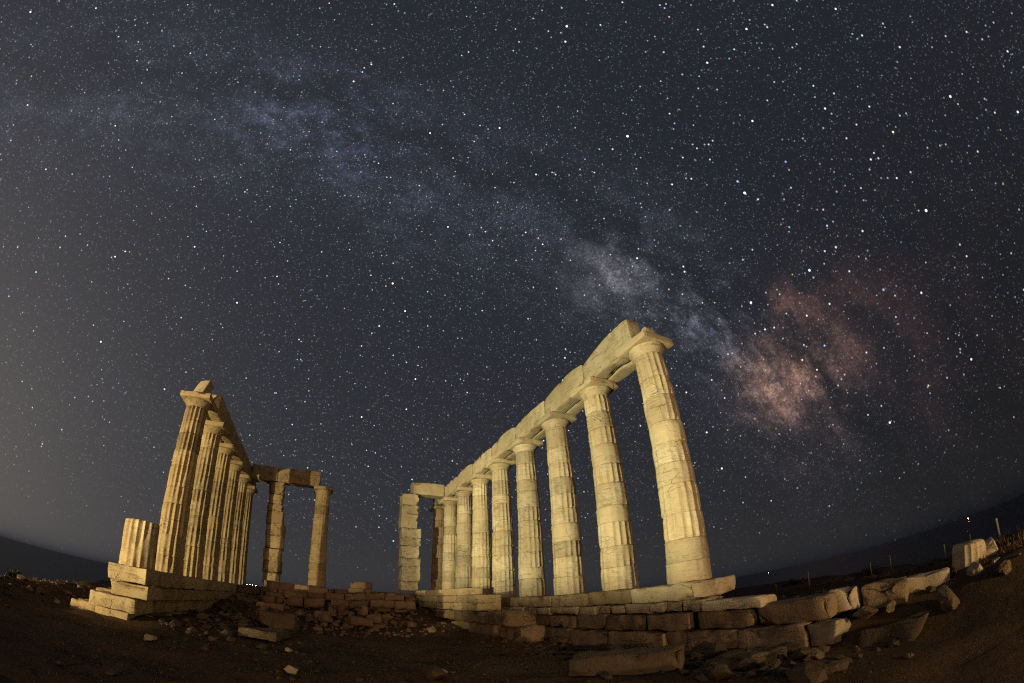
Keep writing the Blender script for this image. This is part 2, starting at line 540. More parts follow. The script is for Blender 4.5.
def ground(x, y):
    z = -1.52
    # bank that rises to the broken south side
    z += 0.36 * sst(-5.6, -6.5, y) + 0.26 * sst(-6.3, -7.2, y)
    z += 0.14 * sst(-5.0, -7.0, x) * sst(-4.0, -6.0, y)
    # north side
    z += 0.50 * sst(7.5, 11.5, y)
    # earth heaped against the pronaos and the inner foundations
    z += 0.75 * sst(9.5, 16.5, x) * sst(9.0, 6.0, abs(y))
    z += 0.30 * sst(3.0, 8.0, x) * sst(-2.8, -5.0, y) * sst(-9.0, -6.5, y)
    z += 0.22 * sst(2.0, 6.0, x) * sst(2.5, 5.5, y) * (1 - sst(7.0, 8.5, y))
    amp = 0.10
    z += amp * nz((x * 0.45, y * 0.45, 0), 1.0) + 0.055 * nz((x * 1.3, y * 1.3, 0), 2.0) + 0.045 * nz((x * 2.9, y * 2.9, 0), 4.0) + 0.02 * nz((x * 6.5, y * 6.5, 0), 5.0)
    dx, dy = x - CX, y - CY
    r = math.hypot(dx, dy)
    az = math.degrees(math.atan2(dy, dx))
    e = edge_dist(az) * (1 + 0.06 * nz((math.cos(az / 57.3) * 6, math.sin(az / 57.3) * 6, 0), 9.0))
    if r > e:
        q = r - e
        z -= 0.62 * q * q / (q + 5.0)
        z += 0.6 * min(1, q / 10) * nz((x * 0.12, y * 0.12, 0), 6.0)
    return max(z, -66.0)


def make_ground():
    N = 360

    def ax(t, c):
        return c + math.copysign((math.sinh(abs(t) * 4.6) / math.sinh(4.6)) * 380.0, t)
    xs = [ax(-1 + 2 * i / N, 2.0) for i in range(N + 1)]
    ys = [ax(-1 + 2 * i / N, 0.0) for i in range(N + 1)]
    verts = [(x, y, ground(x, y)) for y in ys for x in xs]
    W = N + 1
    faces = [(j * W + i, j * W + i + 1, (j + 1) * W + i + 1, (j + 1) * W + i) for j in range(N) for i in range(N)]
    tag(obj('ground', verts, faces, M['soil']), kind='structure')
    rings = [0, 200, 600, 1500, 4000, 10000, 25000, 60000]
    sv, sf, S = [], [], 64
    for r in rings:
        for k in range(S):
            a = 2 * PI * k / S
            sv.append((r * math.cos(a), r * math.sin(a), -60.0))
    for i in range(len(rings) - 1):
        for k in range(S):
            k2 = (k + 1) % S
            sf.append((i * S + k, (i + 1) * S + k, (i + 1) * S + k2, i * S + k2))
    tag(obj('sea', sv, sf, M['sea']), kind='structure')


make_ground()

# ------------------------------------------------------------------ columns
YR, YL = -6.43, 6.43
DX = 2.522
SH, ECH, ABA = 5.75, 0.25, 0.20          # shaft, echinus, abacus: 6.20 m in all
R0, R1 = 0.535, 0.405


def drum_mesh(r0, r1, h, seed, depth, rough, phase, chip=1.0):
    NF, PER = 16, 8
    S = NF * PER
    nr = max(5, int(h / 0.075))
    zs = [0.0, 0.012] + [0.03 + (h - 0.06) * i / nr for i in range(nr + 1)] + [h - 0.012, h]
    verts = []
    for z in zs:
        r = r0 + (r1 - r0) * z / h
        ed = min(z, h - z)
        lip = 0.014 * max(0.0, 1 - ed / 0.035) ** 1.5
        e = max(0.0, 1 - ed / 0.13)
        for k in range(S):
            a = 2 * PI * k / S + phase
            t = (k % PER) / PER
            p = Vector((math.cos(a) * r, math.sin(a) * r, z))
            wear = min(1.0, max(0.0, 0.92 + 1.1 * nz(p * 1.5, seed + 11)))
            fl = depth * math.sin(PI * t) ** 0.85 * wear
            arr = 0.35 * depth * (1 - wear) if t == 0 else 0.0
            d = rough * (nz(p * 2.2, seed) * 1.2 + 0.55 * nz(p * 6.5, seed + 4) + 0.3 * nz(p * 15.0, seed + 6))
            c = chip * e * (0.075 * max(0.0, nz(p * 3.1, seed + 7) - 0.12) + 0.05 * max(0.0, nz(p * 7.3, seed + 9) - 0.15))
            rr = r - fl - arr - lip - c + d
            verts.append((math.cos(a) * rr, math.sin(a) * rr, z))
    faces = []
    n = len(zs)
    for i in range(n - 1):
        for k in range(S):
            k2 = (k + 1) % S
            faces.append((i * S + k, i * S + k2, (i + 1) * S + k2, (i + 1) * S + k))
    faces.append(tuple(range(S))[::-1])
    faces.append(tuple((n - 1) * S + k for k in range(S)))
    return verts, faces


def capital_mesh(seed, rough=0.008):
    prof = [(R1 - 0.004, 0.0), (R1, 0.015), (R1 + 0.002, 0.05), (R1 + 0.016, 0.06), (R1 + 0.014, 0.075), (R1 + 0.030, 0.088), (R1 + 0.046, 0.13),
            (R1 + 0.068, 0.155), (R1 + 0.094, 0.185), (R1 + 0.112, 0.210), (R1 + 0.118, 0.230), (R1 + 0.110, 0.243), (R1 + 0.090, 0.25)]
    S = 72
    verts, faces = [], []
    for r, z in prof:
        for k in range(S):
            a = 2 * PI * k / S
            p = Vector((math.cos(a) * r, math.sin(a) * r, z))
            q = r + rough * (nz(p * 3, seed) + 0.5 * nz(p * 9, seed + 1)) - 0.09 * max(0, nz(p * 2.2, seed + 5) - 0.25) * min(1, z / 0.2)
            verts.append((math.cos(a) * q, math.sin(a) * q, z))
    n = len(prof)
    for i in range(n - 1):
        for k in range(S):
            k2 = (k + 1) % S
            faces.append((i * S + k, i * S + k2, (i + 1) * S + k2, (i + 1) * S + k))
    faces.append(tuple(range(S))[::-1])
    faces.append(tuple((n - 1) * S + k for k in range(S)))
    return verts, faces


def column(x, y, z0, label, group, mat, depth, rough, seed, smooth_share=0.3, height=SH, capital=True, n_drums=None, scale=1.0, chip=1.0):
    rng = random.Random(seed)
    t = thing('temple_column', label, 'column', (x, y, z0), group)
    n = n_drums or 10
    cuts = [0.0]
    for i in range(n):
        cuts.append(cuts[-1] + rng.uniform(0.75, 1.25))
    cuts = [c / cuts[-1] * height for c in cuts]
    ph = rng.uniform(0, 1)
    for i in range(n):
        a, b = cuts[i], cuts[i + 1]
        ra = (R0 + (R1 - R0) * a / SH) * scale
        rb = (R0 + (R1 - R0) * b / SH) * scale
        plainf = rng.random() < smooth_share
        dp = depth * (rng.uniform(0.05, 0.3) if plainf else rng.uniform(0.75, 1.1))
        v, f = drum_mesh(ra, rb, b - a - 0.003, seed * 3.7 + i * 1.9, dp, rough * rng.uniform(0.7, 1.4), ph, chip)
        o = obj('drum', v, f, mat, t)
        o.location = (rng.uniform(-0.008, 0.008) * chip, rng.uniform(-0.008, 0.008) * chip, a)
    if capital:
        v, f = capital_mesh(seed * 2.1)
        c = obj('capital', v, f, mat, t)
        c.location = (0, 0, height + 0.002)
        SEED[0] += 1.1
        v, f = block_mesh(1.15, 1.15, ABA - 0.01, SEED[0], edge=0.010, rough=0.004, chip=0.035, skew=0.005)
        ab = obj('abacus', v, f, mat, c)
        ab.location = (0, 0, ECH + 0.003)
    return t


GR = 'columns of the long bright colonnade'
LR = ['tall pale column at the broken near end of the long colonnade',
      'second pale column from the broken near end of the long colonnade, fluted mostly low down',
      'third pale column from the broken near end of the long colonnade',
      'fourth pale column from the broken near end of the long colonnade',
      'middle column of the nine pale columns carrying the long architrave',
      'fourth pale column from the far end of the long colonnade',
      'third pale column from the dark far end of the long colonnade',
      'slim far column between the brown end column and its pale neighbours in the long colonnade',
      'shaded brown column at the far end of the long colonnade, beside the ragged pillar']
for i in range(9):
    lean = (-0.025, -0.022, -0.016, -0.010, -0.006, -0.003, 0, 0, 0)[i]
    t = column(DX * i, YR, 0.0, LR[i], GR, M['honey'] if i == 8 else M['marble'], 0.042, 0.012, 31 + i * 7, smooth_share=0.28)
    t.rotation_euler.x = lean          # the near columns have settled a little inwards
GL = 'deeply fluted columns of the shorter colonnade'
LL = ['deeply fluted column with a slab and an upright stone on top, beside the broken stump',
      'second full fluted column behind the one that carries the upright stone',
      'third full fluted column of the shorter dim colonnade',
      'fourth full fluted column of the shorter dim colonnade',
      'fifth full fluted column of the shorter dim colonnade, last but one',
      'last fluted column of the shorter colonnade, next to the gap before the rough pillar']
for i in range(6):
    column(4.54 + DX * (i + 1), YL, 0.0, LL[i], GL, M['honey'], 0.088, 0.006, 131 + i * 5, smooth_share=0.0, chip=0.45)
column(4.54, YL, 0.0, 'broken fluted column stump on the stepped block pile', GL, M['honey'], 0.080, 0.006, 171, smooth_share=0.0, chip=0.3, height=1.24, capital=False, n_drums=1)
column(17.7, 1.5, 0.36, 'lone reddish column under the outer end of the cross beam', 'columns between the two rough pillars', M['honey'], 0.028, 0.018, 201,
       smooth_share=0.45, height=5.37)


# ------------------------------------------------------------------ architraves
def bump_top(amp, seed, lean=0.0):
    def f(u, v):
        a = math.sin(PI * min(1, max(0, u))) ** 0.7
        return amp * a + lean * (0.5 - u) + 0.03 * nz((u * 4, v * 2, 0), seed)
    return f


for i in range(8):
    x0, x1 = DX * i + 0.012, DX * (i + 1) - 0.012
    lab = ['pale architrave beam at the broken near end of the long colonnade, its end rising highest',
           'second architrave beam from the near end, humped on top',
           'third architrave beam from the near end of the long colonnade',
           'fourth architrave beam from the near end of the long colonnade',
           'fifth architrave beam from the near end of the long colonnade',
           'third architrave beam from the far end of the long colonnade',
           'second architrave beam from the far end, where the short cross beam meets it',
           'last architrave beam at the far end of the long colonnade over the brown column'][i]
    t = thing('architrave', lab, 'stone beam', ((x0 + x1) / 2, YR, 6.205), 'beams on the long colonnade')
    org = tuple(t.location)
    x0a = 0.10 if i == 0 else x0
    h = (0.86, 0.80, 0.73, 0.74, 0.72, 0.75, 0.76, 0.74)[i]
    block('inner_beam', M['marble'], x0a, x1, YR + 0.03, YR + 0.49, 6.205, 6.105 + h, t, origin=org, edge=0.02, rough=0.010, chip=0.07, skew=0.008,
          top=bump_top((0.14, 0.15, 0.10, 0.16, 0.12, 0.15, 0.10, 0.13)[i], i + 1.0, 0.10 if i else 0.26))
    xo = -0.05 if i == 0 else x0
    block('outer_beam', M['marble'], xo, x1, YR - 0.49, YR - 0.03, 6.205, 6.105 + (0.62 if i == 0 else 0.76), t, origin=org, edge=0.02, rough=0.010, chip=0.06, skew=0.010,
          top=bump_top(0.05, i + 20.0, 0.35 if i == 0 else 0.0))

# the shorter colonnade: a broken front stone, then beams
t = thing('broken_beam_end', 'upright broken beam end standing on the slab of the first fluted column', 'stone beam', (7.1, 6.5, 6.205))


def slant(p, u, v, w):
    p.y -= 0.20 * w + 0.05 * w * w
    p.z -= 0.10 * w * v
    return p


block('beam_stub', M['marble'], 6.95, 7.55, 6.38, 6.80, 6.205, 6.96, t, origin=(7.1, 6.5, 6.205), edge=0.02, rough=0.012, chip=0.06, skew=0.02, cut=slant)
for i, lab in enumerate(['dark beam behind the upright stone, over the first gap of the shorter colonnade',
                         'dark beam over the second gap of the shorter colonnade',
                         'dark beam over the third gap of the shorter colonnade',
                         'dark beam over the fourth gap of the shorter colonnade, meeting the cross beam',
                         'short dark beam over the last gap of the shorter colonnade, past the cross beam']):
    x0 = 4.54 + DX * (i + 1) + 0.012
    x1 = x0 + DX - 0.024
    t = thing('architrave', lab, 'stone beam', ((x0 + x1) / 2, YL, 6.205), 'beams on the shorter colonnade')
    org = tuple(t.location)
    xi = x0 + 1.0 if i == 0 else x0
    block('inner_beam', M['honey'], xi, x1, YL - 0.49, YL - 0.03, 6.205, 6.93, t, origin=org, edge=0.03, rough=0.014, chip=0.12, skew=0.02, top=bump_top(0.06, 40 + i))
    block('outer_beam', M['honey'], 8.1 if i == 0 else x0, x1, YL + 0.03, YL + 0.49, 6.205, 6.88, t, origin=org, edge=0.03, rough=0.014, chip=0.12, skew=0.02, top=bump_top(0.06, 50 + i))

tag(block('cross_beam', M['honey'], 17.25, 18.15, 4.32, 5.92, 6.20, 7.06, edge=0.03, rough=0.02, chip=0.12, skew=0.03, top=bump_top(0.05, 61)),
    'reddish cross beam from the shorter colonnade to the rough pillar', 'stone beam', 'beams across the inner porch')
tag(block('cross_beam', M['honey'], 17.27, 18.13, 1.72, 4.29, 6.20, 7.02, edge=0.03, rough=0.02, chip=0.14, skew=0.04, top=bump_top(0.08, 63)),
    'reddish cross beam from the rough pillar to the lone column, cracked near its outer end', 'stone beam', 'beams across the inner porch')
tag(block('cross_beam', M['marble'], 17.27, 18.13, -5.90, -3.92, 6.28, 7.04, edge=0.04, rough=0.02, chip=0.12, skew=0.03, top=bump_top(0.05, 65)),
    'short pale cross beam from the ragged pillar to the long colonnade', 'stone beam', 'beams across the inner porch')


# ------------------------------------------------------------------ the two door pillars (antae)
def anta(label, yc0, yc1, z0, z1, wid, mat, seed, ragged):
    rng = random.Random(seed)
    t = thing('stone_pillar', label, 'pillar', (17.7, yc0, z0), 'rough square pillars of the inner porch')
    n = 9
    hs = [rng.uniform(0.7, 1.3) for _ in range(n)]
    s = sum(hs)
    z = z0
    for i, h in enumerate(hs):
        hh = h / s * (z1 - z0)
        f = (z - z0) / (z1 - z0)
        y = yc0 + (yc1 - yc0) * f
        lo, hi = y - wid / 2, y + wid / 2
        lo += rng.uniform(-0.10, ragged)
        hi -= rng.uniform(0.0, 0.07)
        xo = rng.uniform(-0.05, 0.05)
        block('block', mat, 17.22 + xo, 18.18 + xo, lo, hi, z, z + hh - 0.002, t, origin=(17.7, yc0, z0), edge=0.025, rough=0.03, chip=0.20, skew=0.03, step=0.08)
        z += hh
    return t


anta('rough yellowish pillar of stacked blocks under the reddish cross beam', 4.06, 4.22, 0.28, 6.16, 1.08, M['honey'], 5, 0.20)
anta('pale ragged pillar of stacked blocks with broken edges, carrying the short cross beam', -3.86, -3.78, 0.42, 6.25, 1.16, M['marble'], 8, 0.30)

# ------------------------------------------------------------------ platforms and foundation walls
rng = random.Random(77)
# pavement slabs under the long colonnade
t = thing('stylobate', 'course of long worn slabs that the pale colonnade stands on', 'stone platform', (8.0, YR, -0.37))
org = tuple(t.location)
xs = [-0.78, 1.26, 3.1, 5.05, 7.5, 9.6, 12.0, 14.2, 16.6, 19.0, 21.2]
for a, b in zip(xs, xs[1:]):
    yin = YR + (0.74 if a > 0 else 0.78) + rng.uniform(-0.03, 0.04)
    block('slab', M['marble'] if a < 1 else M['found'], a + 0.006, b - 0.006, YR - 0.8, yin, -0.37 + rng.uniform(-0.01, 0.01), -0.003, t, origin=org, edge=0.05, rough=0.022, chip=0.12, skew=0.012)

# inner face of its foundation: courses of squared stone, ruined to the west
t = thing('foundation_wall', 'ruined coursed foundation wall below the pale colonnade, running on past its near end', 'wall', (6.0, -6.4, -1.5))
org = tuple(t.location)


def course(z0, z1, x0, x1, yin, mean, mat, jit=0.05, thick=0.9, name='block', gaps=0.0):
    x = x0
    while x < x1 - 0.15:
        L = min(mean * rng.uniform(0.65, 1.4), x1 - x)
        if x1 - x - L < 0.25:
            L = x1 - x
        if rng.random() >= gaps:
            y = yin + rng.uniform(-jit, jit)
            block(name, mat, x + 0.008, x + L - 0.008, y - thick, y, z0 + rng.uniform(-0.01, 0.01), z1 - 0.006 - rng.uniform(0, 0.015), t, origin=org, edge=0.04, rough=0.03, chip=0.13, skew=0.025)
        x += L


course(-0.62, -0.375, -0.75, 9.5, -5.80, 0.7, M['marble'], 0.06)
course(-1.02, -0.63, -0.55, 8.6, -5.72, 1.7, M['found'], 0.05)
course(-1.62, -1.03, -3.3, 8.0, -5.60, 1.5, M['found'], 0.06)
# the stretch beyond the near end
block('block', M['marble'], -0.98, -0.62, -6.5, -5.66, -0.64, -0.375, t, origin=org, edge=0.025, rough=0.03, chip=0.15, skew=0.03)
block('block', M['found'], -2.16, -0.78, -6.6, -5.70, -1.02, -0.66, t, origin=org, edge=0.025, rough=0.03, chip=0.12, skew=0.02)
block('block', M['found'], -3.66, -2.19, -6.7, -5.70, -1.03, -0.65, t, origin=org, edge=0.025, rough=0.035, chip=0.14, skew=0.03)
block('block', M['found'], -2.30, -0.5, -6.6, -5.62, -1.37, -1.035, t, origin=org, edge=0.025, rough=0.03, chip=0.12, skew=0.02)
block('block', M['found'], -3.28, -2.33, -6.6, -5.62, -1.36, -1.04, t, origin=org, edge=0.025, rough=0.03, chip=0.12, skew=0.03)



def raked(p, u, v, w):
    p.x += 0.34 * (1 - u) * (1 - w)
    p.z -= 0.10 * u * w
    return p


tag(block('flat_slab', M['marble'], -2.36, -0.96, -6.35, -5.62, -0.655, -0.47, edge=0.04, rough=0.02, chip=0.10, skew=0.03, tilt=(0, -1.0)),
    'thin pale slab lying on the wall past the near end of the long colonnade', 'stone slab')
tag(block('stone_block', M['marble'], -3.98, -3.45, -6.75, -6.15, -1.0, -0.60, edge=0.03, rough=0.05, chip=0.22, skew=0.06, rz=6),
    'bright chipped block on top of the broken wall end', 'stone block', 'bright stones at the broken wall end')
tag(block('stone_block', M['marble'], -3.85, -3.3, -6.35, -5.60, -1.42, -1.04, edge=0.03, rough=0.03, chip=0.12, skew=0.05, rz=-5),
    'smooth bright block at the foot of the broken wall end', 'stone block', 'bright stones at the broken wall end')

# stub of the cella wall with its squared steps
t = thing('cella_wall', 'low wall stub of three squared courses stepping down beside the ragged pillar', 'wall', (12.0, -4.7, -0.9))
org = tuple(t.location)
for z0, z1, x0, cut_ in ((0.12, 0.42, 9.4, (12.2, 15.2)), (-0.18, 0.115, 7.6, (10.1, 13.0, 15.6)), (-0.49, -0.185, 7.6, (9.4, 11.6, 14.2))):
    xx = [x0, *cut_, 17.9]
    for a, b in zip(xx, xx[1:]):
        block('block', M['honey'], a + 0.01, b - 0.01, -5.15, -4.2, z0, z1 - 0.004, t, origin=org, edge=0.025, rough=0.012, chip=0.06, skew=0.012)
xx = [5.4, 6.9, 8.6, 10.8, 13.4, 16.5]
for a, b in zip(xx, xx[1:]):
    block('foundation_block', M['found'], a, b - 0.01, -5.3, -4.35 + rng.uniform(-0.1, 0.1), -0.95, -0.50, t, origin=org, edge=0.06, rough=0.05, chip=0.15, skew=0.05)
xx = [4.9, 6.6, 8.9, 11.5]
for a, b in zip(xx, xx[1:]):
    block('foundation_block', M['found'], a, b - 0.01, -5.4, -4.45 + rng.uniform(-0.1, 0.1), -1.45, -0.96, t, origin=org, edge=0.08, rough=0.05, chip=0.15, skew=0.05)

# stepped platform of the shorter colonnade
t = thing('stepped_platform', 'stepped stone platform under the shorter colonnade, its broken end of stacked blocks', 'stone platform', (12.0, YL, -1.5))
org = tuple(t.location)
xx = [5.0, 7.2, 9.8, 12.2, 14.8, 17.2, 19.8, 22.0]
for a, b in zip(xx, xx[1:]):
    block('slab', M['honey'], a + 0.006, b - 0.006, 5.80 + rng.uniform(-0.04, 0.04), 7.1, -0.42, -0.003, t, origin=org, edge=0.04, rough=0.02, chip=0.1, skew=0.015)
    block('step', M['found'], a + 0.006, b - 0.006, 5.78 + rng.uniform(-0.05, 0.05), 7.5, -0.80, -0.425, t, origin=org, edge=0.05, rough=0.03, chip=0.12, skew=0.02)
    block('step', M['found'], a + 0.1, b + 0.088, 5.95 + rng.uniform(-0.06, 0.06), 8.0, -1.2, -0.805, t, origin=org, edge=0.06, rough=0.04, chip=0.12, skew=0.02)
    block('step', M['found'], a + 0.006, b - 0.006, 5.98 + rng.uniform(-0.06, 0.06), 8.4, -1.75, -1.205, t, origin=org, edge=0.06, rough=0.04, chip=0.12, skew=0.02)
block('end_block', M['honey'], 3.92, 4.99, 5.84, 7.02, -0.42, -0.004, t, origin=org, edge=0.03, rough=0.016, chip=0.08, skew=0.015)
block('end_block', M['honey'], 4.00, 4.99, 5.79, 6.88, -0.80, -0.43, t, origin=org, edge=0.03, rough=0.016, chip=0.09, skew=0.015)
block('end_block', M['honey'], 3.88, 5.09, 6.04, 7.46, -1.18, -0.81, t, origin=org, edge=0.03, rough=0.018, chip=0.09, skew=0.015, rz=-1.5)
block('end_block', M['honey'], 3.98, 4.99, 7.34, 8.14, -1.52, -1.17, t, origin=org, edge=0.04, rough=0.02, chip=0.10, skew=0.02, rz=2)
block('end_block', M['honey'], 3.98, 4.99, 6.30, 7.31, -1.56, -1.19, t, origin=org, edge=0.03, rough=0.018, chip=0.09, skew=0.02)
block('end_block', M['found'], 4.1, 4.99, 6.20, 7.20, -1.85, -1.57, t, origin=org, edge=0.06, rough=0.03, chip=0.12, skew=0.03)

# ------------------------------------------------------------------ the tumbled blocks of the inner porch
BL = [  # x, y, width, z0, z1, depth, label, rz
    (16.6, 3.17, 2.34, -0.12, 0.33, 1.5, 'long slab that the rough yellowish pillar stands on', 0),
    (16.6, 1.42, 1.12, -0.01, 0.36, 1.7, 'slab under the lone reddish column', 0),
    (16.0, 0.44, 1.00, -0.34, 0.06, 0.8, 'lit squared block just past the foot of the lone column', 2),
    (15.8, -0.65, 1.09, -0.24, 0.08, 0.8, 'lit squared block below the two stacked slabs', -3),
    (16.6, -1.01, 1.22, 0.42, 0.77, 0.8, 'topmost flat block of the small stack standing against the sky', -4),
    (16.4, -0.87, 1.15, 0.08, 0.41, 0.8, 'lower block of the small stack standing against the sky', 3),
    (14.6, 1.53, 1.04, -0.73, -0.28, 0.7, 'reddish block in the rubble below the lone column', 4),
    (14.0, 4.84, 0.98, -1.14, -0.61, 0.7, 'chunky block in the dim rubble near the shorter colonnade', -12),
    (13.4, 3.57, 1.36, -1.12, -0.72, 0.7, 'long low block below the rough yellowish pillar', -4),
    (12.5, 5.57, 1.01, -1.50, -1.05, 0.7, 'dim block at the foot of the stepped platform', 6),
    (12.2, 1.15, 0.68, -1.15, -0.80, 0.5, 'small flat block beside the round stone', 8),
    (12.6, 0.71, 0.36, -1.0, -0.60, 0.35, 'small upright block in the middle of the rubble', 14),
    (13.2, 0.29, 0.42, -0.82, -0.55, 0.35, 'little block wedged behind the upright one', -10),
    (10.8, -0.42, 0.99, -1.25, -0.94, 0.5, 'long low stone lying alone in front of the rubble', 10),
    (11.2, -1.04, 0.68, -1.15, -0.80, 0.5, 'flat stone past the long low one', -15),
    (12.6, -0.77, 0.30, -0.85, -0.47, 0.3, 'small block standing on edge below the stacked slabs', 20),
    (16.0, -1.70, 1.02, -0.22, 0.14, 0.8, 'block in the top row between the small stack and the ragged pillar', 3),
    (15.6, -2.67, 1.03, -0.22, 0.18, 0.9, 'block in the top row at the foot of the ragged pillar', -2),
    (14.6, -1.90, 1.32, -0.55, -0.17, 0.8, 'wide block in the second row below the small stack', 4),
    (14.4, -3.05, 1.03, -0.56, -0.17, 0.8, 'block in the second row below the ragged pillar', -5),
    (15.8, 3.65, 1.11, -0.50, -0.17, 0.7, 'block under the outer end of the long slab', 3),
    (15.6, 2.54, 1.09, -0.42, -0.06, 0.7, 'block under the long slab, between pillar and lone column', -2),
    (15.0, 2.54, 0.85, -0.72, -0.37, 0.6, 'darker block in the third row between pillar and lone column', 7),
    (15.0, 3.99, 0.92, -0.80, -0.42, 0.6, 'darker block in the third row below the rough pillar', -6),
    (14.4, 0.27, 0.98, -0.66, -0.28, 0.6, 'reddish block in the second row past the lone column', 5),
    (14.2, -0.68, 0.94, -0.60, -0.27, 0.6, 'reddish block in the second row below the stacked slabs', -4),
    (16.6, 5.15, 1.44, -0.60, -0.17, 0.8, 'dim slab between the rough pillar and the shorter colonnade', 2),
    (14.0, 5.94, 0.90, -1.18, -0.70, 0.5, 'dim block against the side of the stepped platform', 3),
]
for (x, y, w, z0, z1, dp, lab, rz) in BL:
    tag(block('stone_block', M['rubble'], x, x + dp, y - w / 2, y + w / 2, z0 - 0.04, z1, rz=rz, edge=0.06, rough=0.04, chip=0.15, skew=0.05, tilt=(rng.uniform(-3, 3), rng.uniform(-2, 2))),
        lab, 'stone block', 'tumbled blocks of the inner porch')
# solid footing they lie against
t = thing('porch_foundation', 'rough footing of dark stones under the inner porch', 'wall', (17.6, 1.0, -0.9))
org = tuple(t.location)
for z0, z1, x0 in ((-1.0, -0.45, 15.6), (-0.45, 0.0, 16.4), (0.0, 0.27, 17.0)):
    y = -4.1
    while y < (4.3 if z0 == 0.0 else 5.7):
        L = rng.uniform(0.7, 1.5)
        xx0 = x0 + rng.uniform(-0.1, 0.2)
        block('block', M['rubble'], xx0, 18.8, y, min(y + L - 0.02, 5.75), z0, z1 - 0.01, t, origin=org, edge=0.06, rough=0.05, chip=0.15, skew=0.04)
        y += L


def rock(label, x, y, size, mat, z=None, group=None, seed=None, rz=0.0, name='rock', sink=0.12):
    SEED[0] += 2.3
    v, f = rock_mesh(*size, seed or SEED[0])
    o = obj(name, v, f, mat, smooth=False)
    o.location = (x, y, (ground(x, y) if z is None else z) - size[2] * sink)
    o.rotation_euler.z = R(rz)
    return tag(o, label, 'rock', group)


rock('rounded reddish boulder at the corner of the rubble, facing the hollow', 12.1, 1.75, (0.24, 0.22, 0.27), M['rubble'], -1.30, 'rocks in the rubble')
rock('angular reddish rock at the far end of the rubble, below the ragged pillar', 11.4, -1.55, (0.3, 0.3, 0.2), M['rubble'], -1.06, 'rocks in the rubble')

# ------------------------------------------------------------------ big stones on the floor of the hollow
tag(block('stone_block', M['grey'], 8.6, 9.7, 2.1, 3.43, -1.55, -0.87, rz=-3, edge=0.025, rough=0.03, chip=0.1, skew=0.04),
    'big dark squared block on the bare floor before the rubble', 'stone block')
tag(block('flat_slab', M['grey'], 5.2, 6.9, 2.35, 3.45, -1.5, -1.24, rz=-9, tilt=(0, 3), edge=0.02, rough=0.03, chip=0.1, skew=0.05),
    'flat grey slab on the floor between the big dark block and the open ground', 'stone slab')
tag(block('stone_block', M['grey'], -1.78, 0.18, -4.1, -3.3, -1.8, -1.12, rz=37, edge=0.025, rough=0.03, chip=0.08, skew=0.03, tilt=(0, 2)),
    'long straight-edged block at the bottom of the hollow, in front of the foundation wall', 'stone block')
tag(block('flat_slab', M['grey'], -3.05, -1.85, -4.95, -4.05, -1.70, -1.38, rz=-40, tilt=(4, -5), edge=0.03, rough=0.04, chip=0.12, skew=0.06),
    'tilted slab beside the long straight-edged block', 'stone slab', 'fallen slabs in the hollow')
tag(block('flat_slab', M['grey'], -3.1, -2.05, -5.35, -4.55, -1.60, -1.30, rz=-20, tilt=(-5, 4), edge=0.03, rough=0.05, chip=0.15, skew=0.08),
    'broken slab in the rubble under the broken wall end', 'stone slab', 'fallen slabs in the hollow')

# ------------------------------------------------------------------ stones on the bank past the wall end
tag(block('stone_block', M['found'], -4.78, -3.95, -7.6, -6.5, -1.12, -0.72, rz=8, edge=0.03, rough=0.05, chip=0.2, skew=0.07),
    'dull rough block between the broken wall end and the long yellow block', 'stone block', 'blocks on the dark bank')
tag(block('stone_block', M['marble'], -5.56, -4.70, -7.75, -6.95, -1.12, -0.74, rz=10, edge=0.03, rough=0.03, chip=0.10, skew=0.05, tilt=(0, -2)),
    'long yellow block lying alone on the bank between wall end and fluted drum', 'stone block', 'blocks on the dark bank')
rock('small reddish stone at the foot of the broken wall end', -4.25, -6.05, (0.24, 0.22, 0.13), M['rubble'], -1.12, 'rocks on the dark bank')
rock('small yellow stone under the dull rough block', -4.62, -6.25, (0.13, 0.14, 0.14), M['found'], -1.12, 'rocks on the dark bank')
tag(block('flat_slab', M['grey'], -5.42, -4.22, -6.6, -5.50, -1.85, -1.20, rz=3, tilt=(10, 2), edge=0.05, rough=0.04, chip=0.14, skew=0.08, cut=raked),
    'large smooth grey block set in the bank below the yellow block', 'stone block')
rock('grey boulder past the large smooth block', -5.62, -6.25, (0.27, 0.25, 0.20), M['grey'], -1.28, 'rocks on the dark bank')
t = thing('fluted_drum', 'fluted column drum standing on the bank by the white posts', 'column drum', (-5.93, -7.9, -1.10))
v, f = drum_mesh(0.37, 0.35, 0.62, 901.0, 0.030, 0.014, 0.2)
o = obj('drum', v, f, M['marble'], t)
o.rotation_euler = (R(-3), R(-5), 0)
tag(block('stone_block', M['marble'], -6.55, -6.28, -8.5, -7.9, -1.10, -0.56, rz=8, edge=0.03, rough=0.03, chip=0.12, skew=0.05, tilt=(0, 12)),
    'upright bright block behind the fluted drum', 'stone block', 'blocks on the dark bank')
rock('pitted pale rock in front of the fluted drum', -6.12, -6.95, (0.20, 0.20, 0.17), M['marble'], -0.98, 'rocks on the dark bank')
rock('low pale rock past the pitted one', -6.50, -7.2, (0.16, 0.2, 0.07), M['marble'], -0.95, 'rocks on the dark bank')
rock('broad grey boulder at the edge of the bank below the posts', -6.62, -6.7, (0.26, 0.28, 0.16), M['grey'], -1.12, 'rocks on the dark bank')

